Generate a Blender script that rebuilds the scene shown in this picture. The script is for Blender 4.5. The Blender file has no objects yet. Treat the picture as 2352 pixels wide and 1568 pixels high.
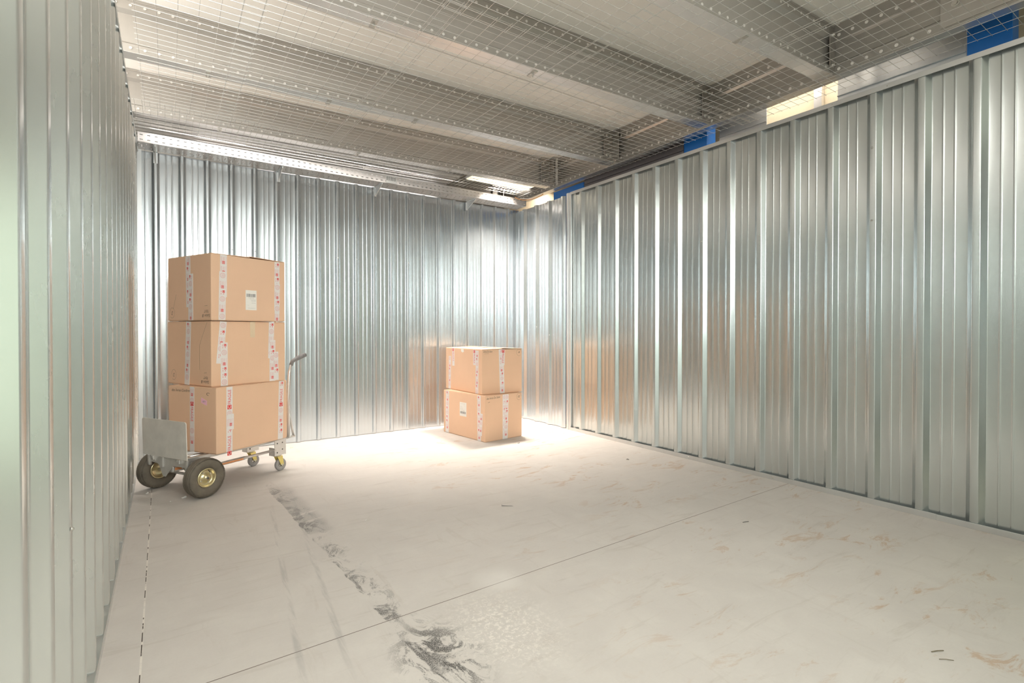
import bpy, bmesh, math, random
from mathutils import Vector, Matrix
random.seed(7)
SC = bpy.context.scene
COL = SC.collection
R_ = math.radians

# ------------------------------------------------------------------ camera, world, exposure
cam_d = bpy.data.cameras.new('camera'); cam = bpy.data.objects.new('camera', cam_d); COL.objects.link(cam)
cam_d.sensor_width = 36.0; cam_d.sensor_fit = 'HORIZONTAL'
cam_d.lens = 1174.5 / 2352 * 36; cam_d.shift_y = -13.84 / 2352; cam_d.clip_start = 0.02
cam.location = (0, 0, 1.15)
cam.rotation_euler = (R_(90 - 0.523), R_(0.0), R_(-34.1))
SC.camera = cam
SC.view_settings.view_transform = 'Standard'; SC.view_settings.look = 'None'
SC.view_settings.gamma = 1.0; SC.view_settings.use_curve_mapping = False
SC.view_settings.exposure = 0.30
SC.cycles.max_bounces = 9; SC.cycles.blur_glossy = 0.8; SC.cycles.sample_clamp_indirect = 4.0
w = bpy.data.worlds.new('world'); SC.world = w; w.use_nodes = True
w.node_tree.nodes['Background'].inputs[0].default_value = (0.86, 1.0, 0.86, 1)
w.node_tree.nodes['Background'].inputs[1].default_value = 1.0

def area(name, loc, rot, sx, sy, power, col, spread=180):
    l = bpy.data.lights.new(name, 'AREA'); l.shape = 'RECTANGLE'; l.size = sx; l.size_y = sy
    l.energy = power; l.color = col; l.spread = R_(spread)
    o = bpy.data.objects.new(name, l); COL.objects.link(o); o.location = loc; o.rotation_euler = rot
    return o
# ceiling strip lamps of the building: rear strip over the back wall, corner panel, and the aisle lamp outside the open front; the fills are added
area('rear_strip_lamp', (1.35, 5.26, 2.945), (0, 0, R_(-2.6)), 2.9, 0.05, 28, (1.0, 0.94, 0.87), 80)
area('corner_panel_lamp', (3.42, 5.20, 2.925), (0, 0, 0), 0.4, 0.16, 56, (1.0, 0.90, 0.80), 92)
area('side_aisle_fill', (4.25, 2.0, 3.2), (0, 0, 0), 0.12, 1.2, 6, (1.0, 0.92, 0.82))  # added light, unseen, brightens the band above the right wall
area('rear_aisle_fill', (4.15, 5.7, 3.1), (R_(20), 0, 0), 0.3, 0.3, 8, (1.0, 0.90, 0.80))  # small unseen light added to brighten the view past the far corner
area('deck_fill', (1.8, 6.9, 2.7), (R_(-50), 0, 0), 3.0, 0.3, 9, (1.0, 0.95, 0.9))  # added unseen light beyond the back wall, meant to lift the rear deck
area('aisle_lamp', (0.25, -1.9, 2.3), (R_(68), 0, 0), 1.5, 0.9, 92, (0.94, 0.99, 0.97))
area('front_up_fill', (0.7, -1.3, 2.2), (R_(118), 0, 0), 1.6, 0.4, 28, (1.0, 0.98, 0.94))  # no fixture here: fill added to brighten the ceiling from the front
area('left_up_fill', (-1.2, 2.7, 2.66), (0, R_(-112), 0), 0.15, 4.6, 85, (1.0, 0.96, 0.91))  # fill added outside the left wall to brighten the ceiling, unseen
area('side_green_fill', (4.3, -0.02, 1.2), (0, R_(90), 0), 2.2, 1.15, 8, (0.80, 1.0, 0.78))  # added green light for the left wall's reflections; the doorway is made up
area('front_overhead_fill', (0.75, 0.8, 3.15), (0, 0, 0), 1.5, 0.12, 20, (1.0, 0.97, 0.92))  # unseen overhead fill, added to brighten the near floor

H = 2.748; XR = 3.876; YB = 5.583; XL = -0.195; YF = -0.75

# ------------------------------------------------------------------ helpers
def tagk(o, label=None, cat=None, group=None, kind=None):
    if label: o['label'] = label
    if cat: o['category'] = cat
    if group: o['group'] = group
    if kind: o['kind'] = kind
    return o
def link(name, me, mats, parent=None, smooth=False):
    o = bpy.data.objects.new(name, me); COL.objects.link(o)
    for m in (mats if isinstance(mats, (list, tuple)) else [mats]): me.materials.append(m)
    if parent: o.parent = parent
    if smooth:
        for p in me.polygons: p.use_smooth = True
    return o
class G:
    """collects polygons"""
    def __init__(s): s.v = []; s.f = []; s.m = []
    def face(s, pts, m=0):
        n = len(s.v); s.v += [tuple(p) for p in pts]; s.f.append(tuple(range(n, n + len(pts)))); s.m.append(m)
    def add(s, verts, faces, m=0):
        n = len(s.v); s.v += [tuple(p) for p in verts]
        for f in faces: s.f.append(tuple(i + n for i in f)); s.m.append(m)
    def box(s, a, b, m=0, M=None):
        x0, y0, z0 = a; x1, y1, z1 = b
        vs = [(x0,y0,z0),(x1,y0,z0),(x1,y1,z0),(x0,y1,z0),(x0,y0,z1),(x1,y0,z1),(x1,y1,z1),(x0,y1,z1)]
        if M is not None: vs = [M @ Vector(v) for v in vs]
        s.add(vs, [(0,3,2,1),(4,5,6,7),(0,1,5,4),(1,2,6,5),(2,3,7,6),(3,0,4,7)], m)
    def tube(s, path, r, n=10, m=0, cap=True):
        P = [Vector(p) for p in path]; rings = []
        up = None
        for i, p in enumerate(P):
            t = (P[min(i+1, len(P)-1)] - P[max(i-1, 0)]).normalized()
            if up is None:
                up = Vector((0,0,1)) if abs(t.z) < .9 else Vector((1,0,0))
            a = (up - t * up.dot(t)).normalized(); b = t.cross(a); up = a
            rr = r[i] if isinstance(r, (list, tuple)) else r
            rings.append([p + (a*math.cos(2*math.pi*k/n) + b*math.sin(2*math.pi*k/n))*rr for k in range(n)])
        vs = [v for rg in rings for v in rg]; fs = []
        for i in range(len(rings)-1):
            for k in range(n):
                fs.append((i*n+k, i*n+(k+1)%n, (i+1)*n+(k+1)%n, (i+1)*n+k))
        if cap:
            fs.append(tuple(range(n-1, -1, -1))); fs.append(tuple((len(rings)-1)*n+k for k in range(n)))
        s.add(vs, fs, m)
    def lathe(s, prof, c, ax, n=32, m=0, closed=False):
        """prof: (radius, along) pairs, about axis ax through c"""
        ax = Vector(ax).normalized(); c = Vector(c)
        a = (Vector((0,0,1)) if abs(ax.z) < .9 else Vector((1,0,0))); a = (a - ax*a.dot(ax)).normalized(); b = ax.cross(a)
        vs = []
        for k in range(n):
            d = a*math.cos(2*math.pi*k/n) + b*math.sin(2*math.pi*k/n)
            for r, h in prof: vs.append(c + d*r + ax*h)
        L = len(prof); fs = []
        for k in range(n):
            k2 = (k+1) % n
            for i in range(L if closed else L-1):
                j = (i+1) % L
                fs.append((k*L+i, k*L+j, k2*L+j, k2*L+i))
        s.add(vs, fs, m)
    def build(s, name, mats, parent=None, smooth=False, loc=None, bevel=None, auto=None):
        me = bpy.data.meshes.new(name)
        vs = s.v
        if loc is not None: vs = [tuple(Vector(v) - Vector(loc)) for v in vs]
        me.from_pydata(vs, [], s.f); 
        bm = bmesh.new(); bm.from_mesh(me)
        for i, f in enumerate(bm.faces): f.material_index = s.m[i]
        bmesh.ops.remove_doubles(bm, verts=bm.verts, dist=1e-6)
        bmesh.ops.recalc_face_normals(bm, faces=bm.faces)
        if bevel:
            bmesh.ops.bevel(bm, geom=[e for e in bm.edges if e.is_manifold and e.calc_face_angle(0) > 0.6], offset=bevel, segments=2, affect='EDGES', profile=.5)
        bm.to_mesh(me); bm.free()
        o = link(name, me, mats, parent, smooth)
        if auto:
            for p in me.polygons: p.use_smooth = True
            bm = bmesh.new(); bm.from_mesh(me)
            for e in bm.edges:
                e.smooth = e.is_manifold and e.calc_face_angle(0) < R_(auto)
            bm.to_mesh(me); bm.free()
        if loc is not None: o.location = loc
        return o
def empty(name, loc=(0,0,0), rz=0):
    o = bpy.data.objects.new(name, None); COL.objects.link(o); o.location = loc; o.rotation_euler = (0,0,rz)
    o.empty_display_size = .1
    return o
def copy_tree(o, parent=None):
    c = o.copy(); COL.objects.link(c)
    if parent: c.parent = parent
    for ch in [x for x in bpy.data.objects if x.parent == o]: copy_tree(ch, c)
    return c

# ------------------------------------------------------------------ materials
class NT:
    def __init__(s, name):
        s.m = bpy.data.materials.new(name); s.m.use_nodes = True
        s.t = s.m.node_tree; s.b = s.t.nodes['Principled BSDF']
    def n(s, typ, **kw):
        x = s.t.nodes.new(typ)
        for k, v in kw.items(): setattr(x, k, v)
        return x
    def l(s, a, b): s.t.links.new(a, b)
    def math(s, op, a, b=None, c=None, clamp=False):
        x = s.n('ShaderNodeMath', operation=op, use_clamp=clamp)
        for i, q in enumerate((a, b, c)):
            if q is None: continue
            if isinstance(q, (int, float)): x.inputs[i].default_value = q
            else: s.l(q, x.inputs[i])
        return x.outputs[0]
    def ss(s, x, lo, hi, a=0., b=1.):
        r = s.n('ShaderNodeMapRange', interpolation_type='SMOOTHSTEP'); s.l(x, r.inputs[0])
        for i, q in enumerate((lo, hi, a, b)): r.inputs[i+1].default_value = q
        return r.outputs[0]
    def noise(s, scale, detail=4, rough=.6, vec=None, dist=0, dim='3D'):
        x = s.n('ShaderNodeTexNoise'); x.inputs['Scale'].default_value = scale
        x.inputs['Detail'].default_value = detail; x.inputs['Roughness'].default_value = rough
        x.inputs['Distortion'].default_value = dist
        if vec: s.l(vec, x.inputs['Vector'])
        return x.outputs[0]
    def coord(s, scale=(1,1,1), rot=(0,0,0)):
        if not hasattr(s, 'tc'): s.tc = s.n('ShaderNodeTexCoord')
        mp = s.n('ShaderNodeMapping'); s.l(s.tc.outputs['Object'], mp.inputs[0])
        mp.inputs['Scale'].default_value = scale; mp.inputs['Rotation'].default_value = rot
        return mp.outputs[0]
    def mix(s, f, a, b):
        x = s.n('ShaderNodeMix', data_type='RGBA')
        for i, q in ((0, f), (6, a), (7, b)):
            if isinstance(q, (int, float)): x.inputs[i].default_value = q
            elif isinstance(q, tuple): x.inputs[i].default_value = (*q, 1)
            else: s.l(q, x.inputs[i])
        return x.outputs[2]
    def bump(s, h, strength=.3, dist=.001):
        x = s.n('ShaderNodeBump'); x.inputs['Strength'].default_value = strength; x.inputs['Distance'].default_value = dist
        s.l(h, x.inputs['Height']); s.l(x.outputs[0], s.b.inputs['Normal'])
    def set(s, **kw):
        for k, v in kw.items():
            i = s.b.inputs[k.replace('_', ' ')]
            if isinstance(v, tuple): i.default_value = (*v, 1)
            elif isinstance(v, (int, float)): i.default_value = v
            else: s.l(v, i)
        return s.m
def plain(name, col, rough=.5, metal=0., var=.06, scale=40, bump=0):
    t = NT(name); v = t.coord()
    nz = t.noise(scale, 3, .6, v)
    dark = tuple(c*(1-var*2) for c in col); lite = tuple(min(1, c*(1+var)) for c in col)
    t.set(Base_Color=t.mix(nz, dark, lite), Roughness=rough, Metallic=metal)
    if bump: t.bump(nz, bump, .001)
    return t.m
def galv(name, col=(.76,.78,.77), rough=.33, metal=.9, spangle=.012, streak=.05):
    t = NT(name)
    st = t.noise(1.0, 5, .65, t.coord((9, 9, .9)))
    blot = t.noise(2.2, 4, .6, t.coord())
    c = t.mix(st, tuple(q*(1-streak*1.5) for q in col), tuple(min(1, q*(1+streak)) for q in col))
    r = t.math('MULTIPLY', st, .07)
    r = t.math('ADD', r, t.math('MULTIPLY', t.ss(blot, .3, .8), .04))
    r = t.math('ADD', r, rough - .05)
    t.set(Base_Color=c, Roughness=r, Metallic=metal)
    t.bump(t.noise(1.0, 1, .4, t.coord((5, 5, .7))), .10, .01)
    return t.m
def cardboard(name, col):
    t = NT(name); fl = t.noise(1, 3, .6, t.coord((160, 160, 4))); bl = t.noise(3.5, 4, .6, t.coord()); fi = t.noise(220, 2, .5, t.coord())
    a = t.mix(bl, tuple(q*.93 for q in col), tuple(q*1.05 for q in col))
    a = t.mix(t.math('MULTIPLY', fi, .22), a, tuple(q*.78 for q in col))
    t.set(Base_Color=a, Roughness=.82)
    t.bump(t.math('ADD', t.math('MULTIPLY', fl, .4), t.math('MULTIPLY', bl, 2.2)), .35, .003)
    return t.m
M = {}
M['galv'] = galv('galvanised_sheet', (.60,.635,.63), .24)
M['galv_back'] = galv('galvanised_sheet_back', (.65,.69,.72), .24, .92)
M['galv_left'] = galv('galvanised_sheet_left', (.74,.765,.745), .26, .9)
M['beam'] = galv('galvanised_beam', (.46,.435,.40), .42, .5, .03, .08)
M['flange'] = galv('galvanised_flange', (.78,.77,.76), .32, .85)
M['girder'] = galv('galvanised_girder', (.42,.40,.37), .34, .75, .03, .08)
M['tray'] = galv('tray_steel', (.50,.48,.47), .45, .6)
M['rail'] = galv('rail_steel', (.70,.71,.71), .35, .85)
M['wire'] = plain('mesh_wire', (.58,.565,.54), .4, .6)
M['roof'] = plain('roof_deck', (.88,.845,.79), .65, 0, .03, 1.2)
M['cream'] = plain('cream_panel', (.62,.53,.38), .9, 0, .05, 60, .4)
M['blue'] = plain('blue_paint', (.015,.17,.58), .35, 0, .05)
M['joist'] = galv('joist_steel', (.70,.74,.78), .3, .9, .02, .12)
M['shaded_joist'] = plain('shaded_joist_steel', (.22,.20,.21), .45, .5)  # same joist steel, its shade put into the colour
M['rivet'] = plain('lit_hole_disc', (.80,.77,.73), .35, .2)  # web discs: light showing through the holes, painted as a pale colour
M['bolt'] = plain('zinc_bolt', (.62,.60,.56), .35, .9)
M['card'] = cardboard('cardboard', (.83,.545,.365))
M['card2'] = cardboard('cardboard_light', (.83,.55,.375))
M['tape'] = plain('packing_tape', (.83,.77,.74), .35, 0, .03, 90)
M['clear'] = plain('clear_tape', (.80,.62,.43), .25, 0, .05)
M['red'] = plain('red_print', (.75,.05,.045), .5, 0, .03)
M['pinkp'] = plain('faded_red_print', (.78,.30,.28), .5, 0, .1, 900)
M['ink'] = plain('pen_ink', (.13,.09,.07), .6)
M['paper'] = plain('label_paper', (.88,.84,.78), .6, 0, .02)
M['grayink'] = plain('label_ink', (.24,.23,.23), .6)
M['pink'] = plain('pink_note_paper', (.90,.50,.62), .6, 0, .03)
M['tyre'] = plain('tyre_rubber', (.17,.142,.108), .75, 0, .3, 14, .2)
M['zinc'] = plain('yellow_zinc', (.72,.62,.38), .28, .85, .12, 8)
M['alu'] = plain('brushed_aluminium', (.72,.70,.67), .34, .75, .05)
M['plate'] = plain('worn_aluminium_plate', (.76,.715,.655), .5, .15, .14, 9)
M['orange'] = plain('orange_sticker', (.72,.30,.12), .5, 0, .1)
M['grip'] = plain('grey_grip_rubber', (.22,.21,.21), .6)
M['castw'] = plain('grey_caster_rubber', (.34,.32,.31), .5)
M['yellow'] = plain('yellow_zinc_fork', (.80,.66,.22), .35, .6)
M['cable'] = plain('brown_cable', (.45,.22,.08), .5)
M['whitecable'] = plain('white_cable', (.85,.82,.78), .5)
M['nail'] = plain('dark_nail_steel', (.16,.15,.14), .5, .5)
M['twig'] = plain('twig_bark', (.16,.13,.08), .8)
M['chip'] = plain('white_plastic', (.80,.78,.74), .5)
M['dark'] = plain('dark_gap', (.05,.05,.05), .8)
def emis(name, col, s):
    t = NT(name); t.set(Base_Color=col, Emission_Color=col, Emission_Strength=s); return t.m
M['tube'] = emis('lit_tube', (1, .93, .84), 2.2)
M['panel'] = emis('lit_panel', (1, .90, .70), 1.0)

def floor_mat():
    t = NT('concrete_floor')
    v = t.coord(); sx = t.n('ShaderNodeSeparateXYZ'); t.l(v, sx.inputs[0]); X, Y = sx.outputs[0], sx.outputs[1]
    n1 = t.noise(.9, 5, .6, v); n2 = t.noise(5, 6, .65, v, .4); n3 = t.noise(90, 3, .6, v)
    base = t.mix(n1, (.50,.460,.424), (.595,.550,.51))
    base = t.mix(t.math('MULTIPLY', t.ss(n2, .35, .75), .35), base, (.66,.62,.57))
    base = t.mix(t.math('MULTIPLY', n3, .16), base, (.36,.33,.30))
    # trowel sweeps: fine stretched streaks
    sw = t.noise(1, 5, .7, t.coord((2.2, 16, 1), (0, 0, R_(28))), .8)
    sw2 = t.noise(1, 5, .7, t.coord((14, 2.4, 1), (0, 0, R_(-18))), .8)
    base = t.mix(t.math('MULTIPLY', t.ss(sw, .54, .70), .24), base, (.34,.29,.24))
    base = t.mix(t.math('MULTIPLY', t.ss(sw2, .57, .72), .16), base, (.36,.30,.24))
    # rusty mud smears, mostly toward the right wall
    rn = t.noise(1, 6, .72, t.coord((3.2, 8.5, 1), (0, 0, R_(20))), 1.2)
    rm = t.math('MULTIPLY', t.ss(rn, .545, .65), t.ss(t.noise(1.3, 2, .5, v), .40, .58))
    rm = t.math('MULTIPLY', rm, t.ss(X, .8, 2.4))
    base = t.mix(t.math('MULTIPLY', rm, .55), base, (.40,.23,.11))
    def line(expr, wdt, soft):   # |expr| < wdt
        return t.ss(t.math('ABSOLUTE', expr), wdt, wdt + soft, 1., 0.)
    # saw-cut joints
    yj = t.math('SUBTRACT', t.math('SUBTRACT', Y, 1.932), t.math('MULTIPLY', X, .0204))
    j1 = t.math('MULTIPLY', line(yj, .0014, .0012), t.ss(X, -.1, -.08))
    xj = t.math('SUBTRACT', t.math('ADD', X, .0767), t.math('MULTIPLY', t.math('SUBTRACT', Y, 2.05), -.005))
    j2w = t.math('MULTIPLY', line(xj, .0022, .002), t.ss(t.noise(1, 4, .7, t.coord((9, 22, 1))), .34, .56))
    base = t.mix(t.math('MULTIPLY', j2w, .55), base, (.80,.74,.66))
    j2 = t.math('MULTIPLY', line(t.math('ADD', xj, .0008), .0013, .001), t.ss(t.noise(1, 3, .6, t.coord((1, 9, 1))), .5, .53))
    base = t.mix(t.math('MULTIPLY', j1, .85), base, (.13,.09,.07))
    base = t.mix(j2, base, (.10,.08,.07))
    # black rubber scuff trail: sharp left edge, ragged right one
    wob = t.math('MULTIPLY', t.math('SUBTRACT', t.noise(7, 4, .6, v), .5), .05)
    ed = t.math('SUBTRACT', X, t.math('ADD', t.math('MULTIPLY', t.math('SUBTRACT', 4.2, Y), .052), .600))
    ed = t.math('ADD', ed, wob)
    fall = t.math('MULTIPLY', t.ss(ed, -.004, .004), t.ss(ed, .03, .17, 1., 0.))
    rag = t.noise(1, 8, .8, t.coord((11, 6, 1), (0, 0, R_(25))), 1.1)
    gate = t.ss(t.math('ADD', rag, t.math('MULTIPLY', fall, .08)), .535, .66)
    pat = t.ss(t.noise(1, 3, .6, t.coord((1.2, 2.6, 1))), .36, .52)
    yr = t.math('MULTIPLY', t.ss(Y, 1.0, 1.45), t.ss(Y, 4.0, 4.3, 1., 0.))
    tr = t.math('MULTIPLY', t.math('MULTIPLY', fall, gate), t.math('MULTIPLY', pat, yr))
    sp = t.ss(t.noise(260, 2, .6, v), .38, .56)
    tr = t.math('MULTIPLY', tr, t.math('ADD', t.math('MULTIPLY', sp, .7), .3))
    base = t.mix(t.math('MULTIPLY', tr, .92), base, (.07,.067,.064))
    # dusty bands of the upper trail
    dust = t.math('MULTIPLY', t.math('MULTIPLY', t.ss(ed, -.003, .003), t.ss(ed, .10, .17, 1., 0.)), t.math('MULTIPLY', t.ss(Y, 3.0, 3.05), t.ss(Y, 3.9, 4.2, 1., 0.)))
    cuts = t.math('SUBTRACT', Y, t.math('MULTIPLY', X, .35))
    c1 = t.math('MAXIMUM', line(t.math('SUBTRACT', cuts, 3.14), .012, .004), line(t.math('SUBTRACT', cuts, 2.985), .016, .004))
    dust = t.math('MULTIPLY', dust, t.math('SUBTRACT', 1, c1))
    dust = t.math('MULTIPLY', dust, t.ss(t.noise(200, 3, .7, v), .3, .62))
    base = t.mix(t.math('MULTIPLY', dust, .50), base, (.22,.21,.20))
    # black pool at the near end of the trail
    dx = t.math('SUBTRACT', X, .80); dy = t.math('SUBTRACT', Y, 1.64)
    rr = t.math('SQRT', t.math('ADD', t.math('MULTIPLY', dx, dx), t.math('MULTIPLY', t.math('MULTIPLY', dy, dy), .35)))
    pool = t.math('MULTIPLY', t.ss(rr, .05, .20, 1., 0.), t.ss(t.noise(1, 6, .75, t.coord((9, 6, 1), (0, 0, R_(20))), 1.8), .47, .57))
    pool = t.math('MULTIPLY', pool, t.math('ADD', t.math('MULTIPLY', sp, .6), .4))
    base = t.mix(t.math('MULTIPLY', pool, 1.0), base, (.05,.048,.045))
    # wheel marks
    for a, b, o, s in ((.562, .0, 3.6, .105), (.66, .0, 3.2, .10)):
        c = t.math('SUBTRACT', X, t.math('SUBTRACT', a, t.math('MULTIPLY', t.math('SUBTRACT', o, Y), s)))
        mk = t.math('MULTIPLY', line(c, .006, .012), t.ss(t.noise(1, 4, .7, t.coord((30, 2.2, 1))), .40, .62))
        mk = t.math('MULTIPLY', mk, t.math('MULTIPLY', t.ss(Y, 1.6, 2.0), t.ss(Y, 3.4, 3.8, 1., 0.)))
        base = t.mix(t.math('MULTIPLY', mk, .40), base, (.26,.25,.24))
    # white splatter
    dx = t.math('SUBTRACT', X, 1.08); dy = t.math('SUBTRACT', Y, 1.66)
    rr = t.math('SQRT', t.math('ADD', t.math('MULTIPLY', dx, dx), t.math('MULTIPLY', t.math('MULTIPLY', dy, dy), .6)))
    spl = t.math('MULTIPLY', t.ss(rr, .04, .30, 1., 0.), t.ss(t.noise(1, 6, .78, t.coord((55, 55, 1)), .6), .50, .58))
    base = t.mix(t.math('MULTIPLY', spl, .42), base, (.86,.80,.72))
    # chalky patch across the joint
    dx = t.math('SUBTRACT', X, 1.27); dy = t.math('SUBTRACT', Y, 1.98)
    rr = t.math('SQRT', t.math('ADD', t.math('MULTIPLY', dx, dx), t.math('MULTIPLY', dy, dy)))
    base = t.mix(t.math('MULTIPLY', t.ss(rr, .02, .16, 1., 0.), .30), base, (.78,.74,.70))
    ro = t.math('ADD', .50, t.math('MULTIPLY', n2, .2))
    t.set(Base_Color=base, Roughness=ro)
    t.b.inputs['Specular IOR Level'].default_value = .35
    hh = t.math('SUBTRACT', t.math('MULTIPLY', n2, .25), t.math('MAXIMUM', j1, j2))
    t.bump(hh, .35, .003)
    return t.m
M['floor'] = floor_mat()

# ------------------------------------------------------------------ structure
g = G(); g.box((-3.2, -3.6, -.12), (6.4, 8.4, 0)); tagk(g.build('floor', M['floor']), 'pale grey concrete floor with saw-cut joints, black scuffs and rusty smears', 'floor', kind='structure')
g = G(); g.box((-3.2, -3.6, 3.262), (6.4, 8.4, 3.32))
ceil = tagk(g.build('ceiling', M['roof']), 'beige roof deck above the beams and wire mesh', 'ceiling', kind='structure')
# lap seams of the deck sheets
for k in range(9):
    g = G(); y = -.2 + k*.93; g.box((-3.1, y, 3.254), (6.3, y + .018, 3.2625)); g.build('seam', M['roof'], ceil)

def round_poly(pts, r, n=3):
    out = [pts[0]]
    for i in range(1, len(pts)-1):
        p0, p, p1 = Vector(pts[i-1]), Vector(pts[i]), Vector(pts[i+1])
        a = (p0 - p); b = (p1 - p); rr = min(r, a.length*.45, b.length*.45)
        A = p + a.normalized()*rr; B = p + b.normalized()*rr
        for k in range(n+1):
            t = k/n; out.append(tuple(A*(1-t)**2 + p*2*t*(1-t) + B*t*t))
    out.append(pts[-1]); return out
def profile(s0, s1, edge0, pitch, face, slope, hgt, micro, mh=.002):
    """(s, d) polyline: d = 0 at the rib face, hgt at the pan; edge0 = low-s edge of a rib face"""
    k = math.floor((s0 - edge0)/pitch) - 1; pts = []
    while edge0 + k*pitch < s1 + pitch:
        e = edge0 + k*pitch
        pts += [(e - slope, hgt), (e, 0), (e + face, 0), (e + face + slope, hgt)]
        p0 = e + face + slope; p1 = e + pitch - slope
        for q in micro:
            c = p0 + (p1 - p0)*q
            pts += [(c - .006, hgt), (c - .0025, hgt - mh), (c + .0025, hgt - mh), (c + .006, hgt)]
        k += 1
    # clip
    out = []
    for (a, da), (b, db) in zip(pts, pts[1:]):
        if b <= s0 or a >= s1: continue
        if a < s0: da = da + (db-da)*(s0-a)/(b-a); a = s0
        if b > s1: db = da + (db-da)*(s1-a)/(b-a); b = s1
        if not out: out.append((a, da))
        out.append((b, db))
    return round_poly(out, .0045)
def sheet(name, prof, place, z0, z1, mat, parent=None, th=.0012):
    """place(s, d, z) -> point; d grows away from the room"""
    g = G(); nz = 6
    zs = [z0 + (z1-z0)*i/nz for i in range(nz+1)]
    F = [[place(s, d, z) for s, d in prof] for z in zs]; B = [[place(s, d+th, z) for s, d in prof] for z in zs]
    L = len(prof)
    vs = [p for row in F for p in row] + [p for row in B for p in row]; off = L*(nz+1); fs = []
    for i in range(nz):
        for k in range(L-1):
            a = i*L+k; fs.append((a, a+1, a+L+1, a+L)); fs.append((off+a, off+a+L, off+a+L+1, off+a+1))
    for k in range(L-1):
        fs.append((k, off+k, off+k+1, k+1)); a = nz*L+k; fs.append((a, a+1, off+a+1, off+a))
    for i in range(nz):
        a = i*L; fs.append((a, a+L, off+a+L, off+a)); a = i*L+L-1; fs.append((a, off+a, off+a+L, a+L))
    g.add(vs, fs); return g.build(name, mat, parent, auto=40)

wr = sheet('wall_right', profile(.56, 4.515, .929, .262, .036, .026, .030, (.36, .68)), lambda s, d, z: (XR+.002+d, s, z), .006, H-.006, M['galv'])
tagk(wr, 'long ribbed galvanised steel wall along the right side', 'wall', kind='structure')
wc = sheet('wall_corner', profile(4.64, YB+.03, 4.665, .262, .036, .026, .030, (.36, .68)), lambda s, d, z: (XR+.002+d, s, z), .006, H-.012, M['galv_back'])
tagk(wc, 'short ribbed steel wall section in the far corner behind the small box stack', 'wall', kind='structure')
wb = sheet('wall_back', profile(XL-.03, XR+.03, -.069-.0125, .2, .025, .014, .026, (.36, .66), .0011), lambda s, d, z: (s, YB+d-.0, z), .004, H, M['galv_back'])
tagk(wb, 'shiny ribbed galvanised steel wall at the back behind the stacked boxes', 'wall', kind='structure')
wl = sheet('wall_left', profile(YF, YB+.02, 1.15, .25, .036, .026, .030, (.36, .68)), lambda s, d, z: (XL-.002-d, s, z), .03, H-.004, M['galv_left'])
tagk(wl, 'ribbed galvanised steel wall close by on the left with greenish sheen', 'wall', kind='structure')

def screw_at(parent, p, nrm, r=.006):
    g = G(); n = Vector(nrm)
    g.lathe([(.0, .005), (r*.55, .0045), (r*.6, .002), (r, .0012), (r, 0)], p, nrm, 12)
    g.build('screw', M['bolt'], parent, smooth=True)
for y, z in ((1.43, 2.36), (2.2, 1.9), (2.73, 1.93), (1.43, 1.88)): screw_at(wr, (XR-.0, y+.045, z), (-1,0,0))
for k in (3, 4, 6, 8, 9, 12): screw_at(wb, (-.069+.2*k, YB, 1.93), (0,-1,0), .005)
for y, z in ((4.95, 2.3), (5.2, 1.2), (5.21, 2.17), (4.94, 1.1)): screw_at(wc, (XR, y-.03+.0, z), (-1,0,0), .005)
screw_at(wl, (XL, 1.655, .66), (1,0,0), .005)

def trim(name, label, boxes, mat='rail', bevel=.0012):
    g = G()
    for a, b in boxes: g.box(a, b)
    return tagk(g.build(name, M[mat], bevel=bevel), label, 'trim', kind='structure')
t1 = trim('trim_1', 'galvanised floor channel under the right wall', [((XR-.004, 1.12, 0), (XR-.0015, 4.52, .037)), ((XR-.0015, 1.12, 0), (XR+.045, 4.52, .003))])
trim('trim_7', 'next length of floor channel under the right wall near the camera', [((XR-.006, .56, 0), (XR-.0035, 1.119, .036)), ((XR-.0035, .56, 0), (XR+.045, 1.119, .003))])
t2 = trim('trim_2', 'galvanised channel capping the top of the right wall', [((XR-.004, .56, H-.030), (XR-.0015, 4.52, H+.002)), ((XR-.0015, .56, H-.001), (XR+.050, 4.52, H+.002))])
for y in (3.62, 2.13, 2.9): screw_at(t1, (XR-.004, y, .02), (-1,0,0), .005)
for y in (2.37, 2.79, 1.72, 1.39, 3.3): screw_at(t2, (XR-.004, y, H-.014), (-1,0,0), .004)
t3 = trim('trim_3', 'galvanised floor channel under the left wall', [((XL-.0005, YF, 0), (XL+.002, YB-.02, .030)), ((XL-.045, YF, 0), (XL-.0005, YB-.02, .003))])
t4 = trim('trim_4', 'galvanised channel capping the top of the left wall', [((XL-.0005, YF, H-.025), (XL+.002, YB-.02, H+.003)), ((XL-.045, YF, H-.001), (XL-.0005, YB-.02, H+.003))])
# corner post between long right wall and corner section
g = G(); pf = [(-.012, .05), (-.012, .012), (-.008, .008), (.02, .008), (.024, .0), (.048, .0), (.052, .004), (.060, .004), (.060, .05)]
for z0, z1 in ((0, H),):
    for (a, da), (b, db) in zip(pf, pf[1:]):
        g.face([(XR+da-.004, 4.532+a, z0), (XR+db-.004, 4.532+b, z0), (XR+db-.004, 4.532+b, z1), (XR+da-.004, 4.532+a, z1)])
    g.face([(XR+d-.004, 4.532+s, z1) for s, d in pf])
tagk(g.build('trim_5', M['rail']), 'upright steel corner post between the right wall and the corner section', 'trim', kind='structure')
wf2 = sheet('wall_front', profile(1.5, XR+.03, -.1, .262, .036, .026, .030, (.36, .68)), lambda s, d, z: (s, YF-.03-d, z), .006, H-.006, M['galv'])
tagk(wf2, 'ribbed steel front wall on the right of the open doorway behind the camera', 'wall', kind='structure')
wf = sheet('wall_front', profile(-.9, -.14, -.1, .262, .036, .026, .030, (.36, .68)), lambda s, d, z: (s, YF-.03-d, z), .006, H-.006, M['galv'])
tagk(wf, 'ribbed steel front wall on the left of the open doorway behind the camera', 'wall', kind='structure')
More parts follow.
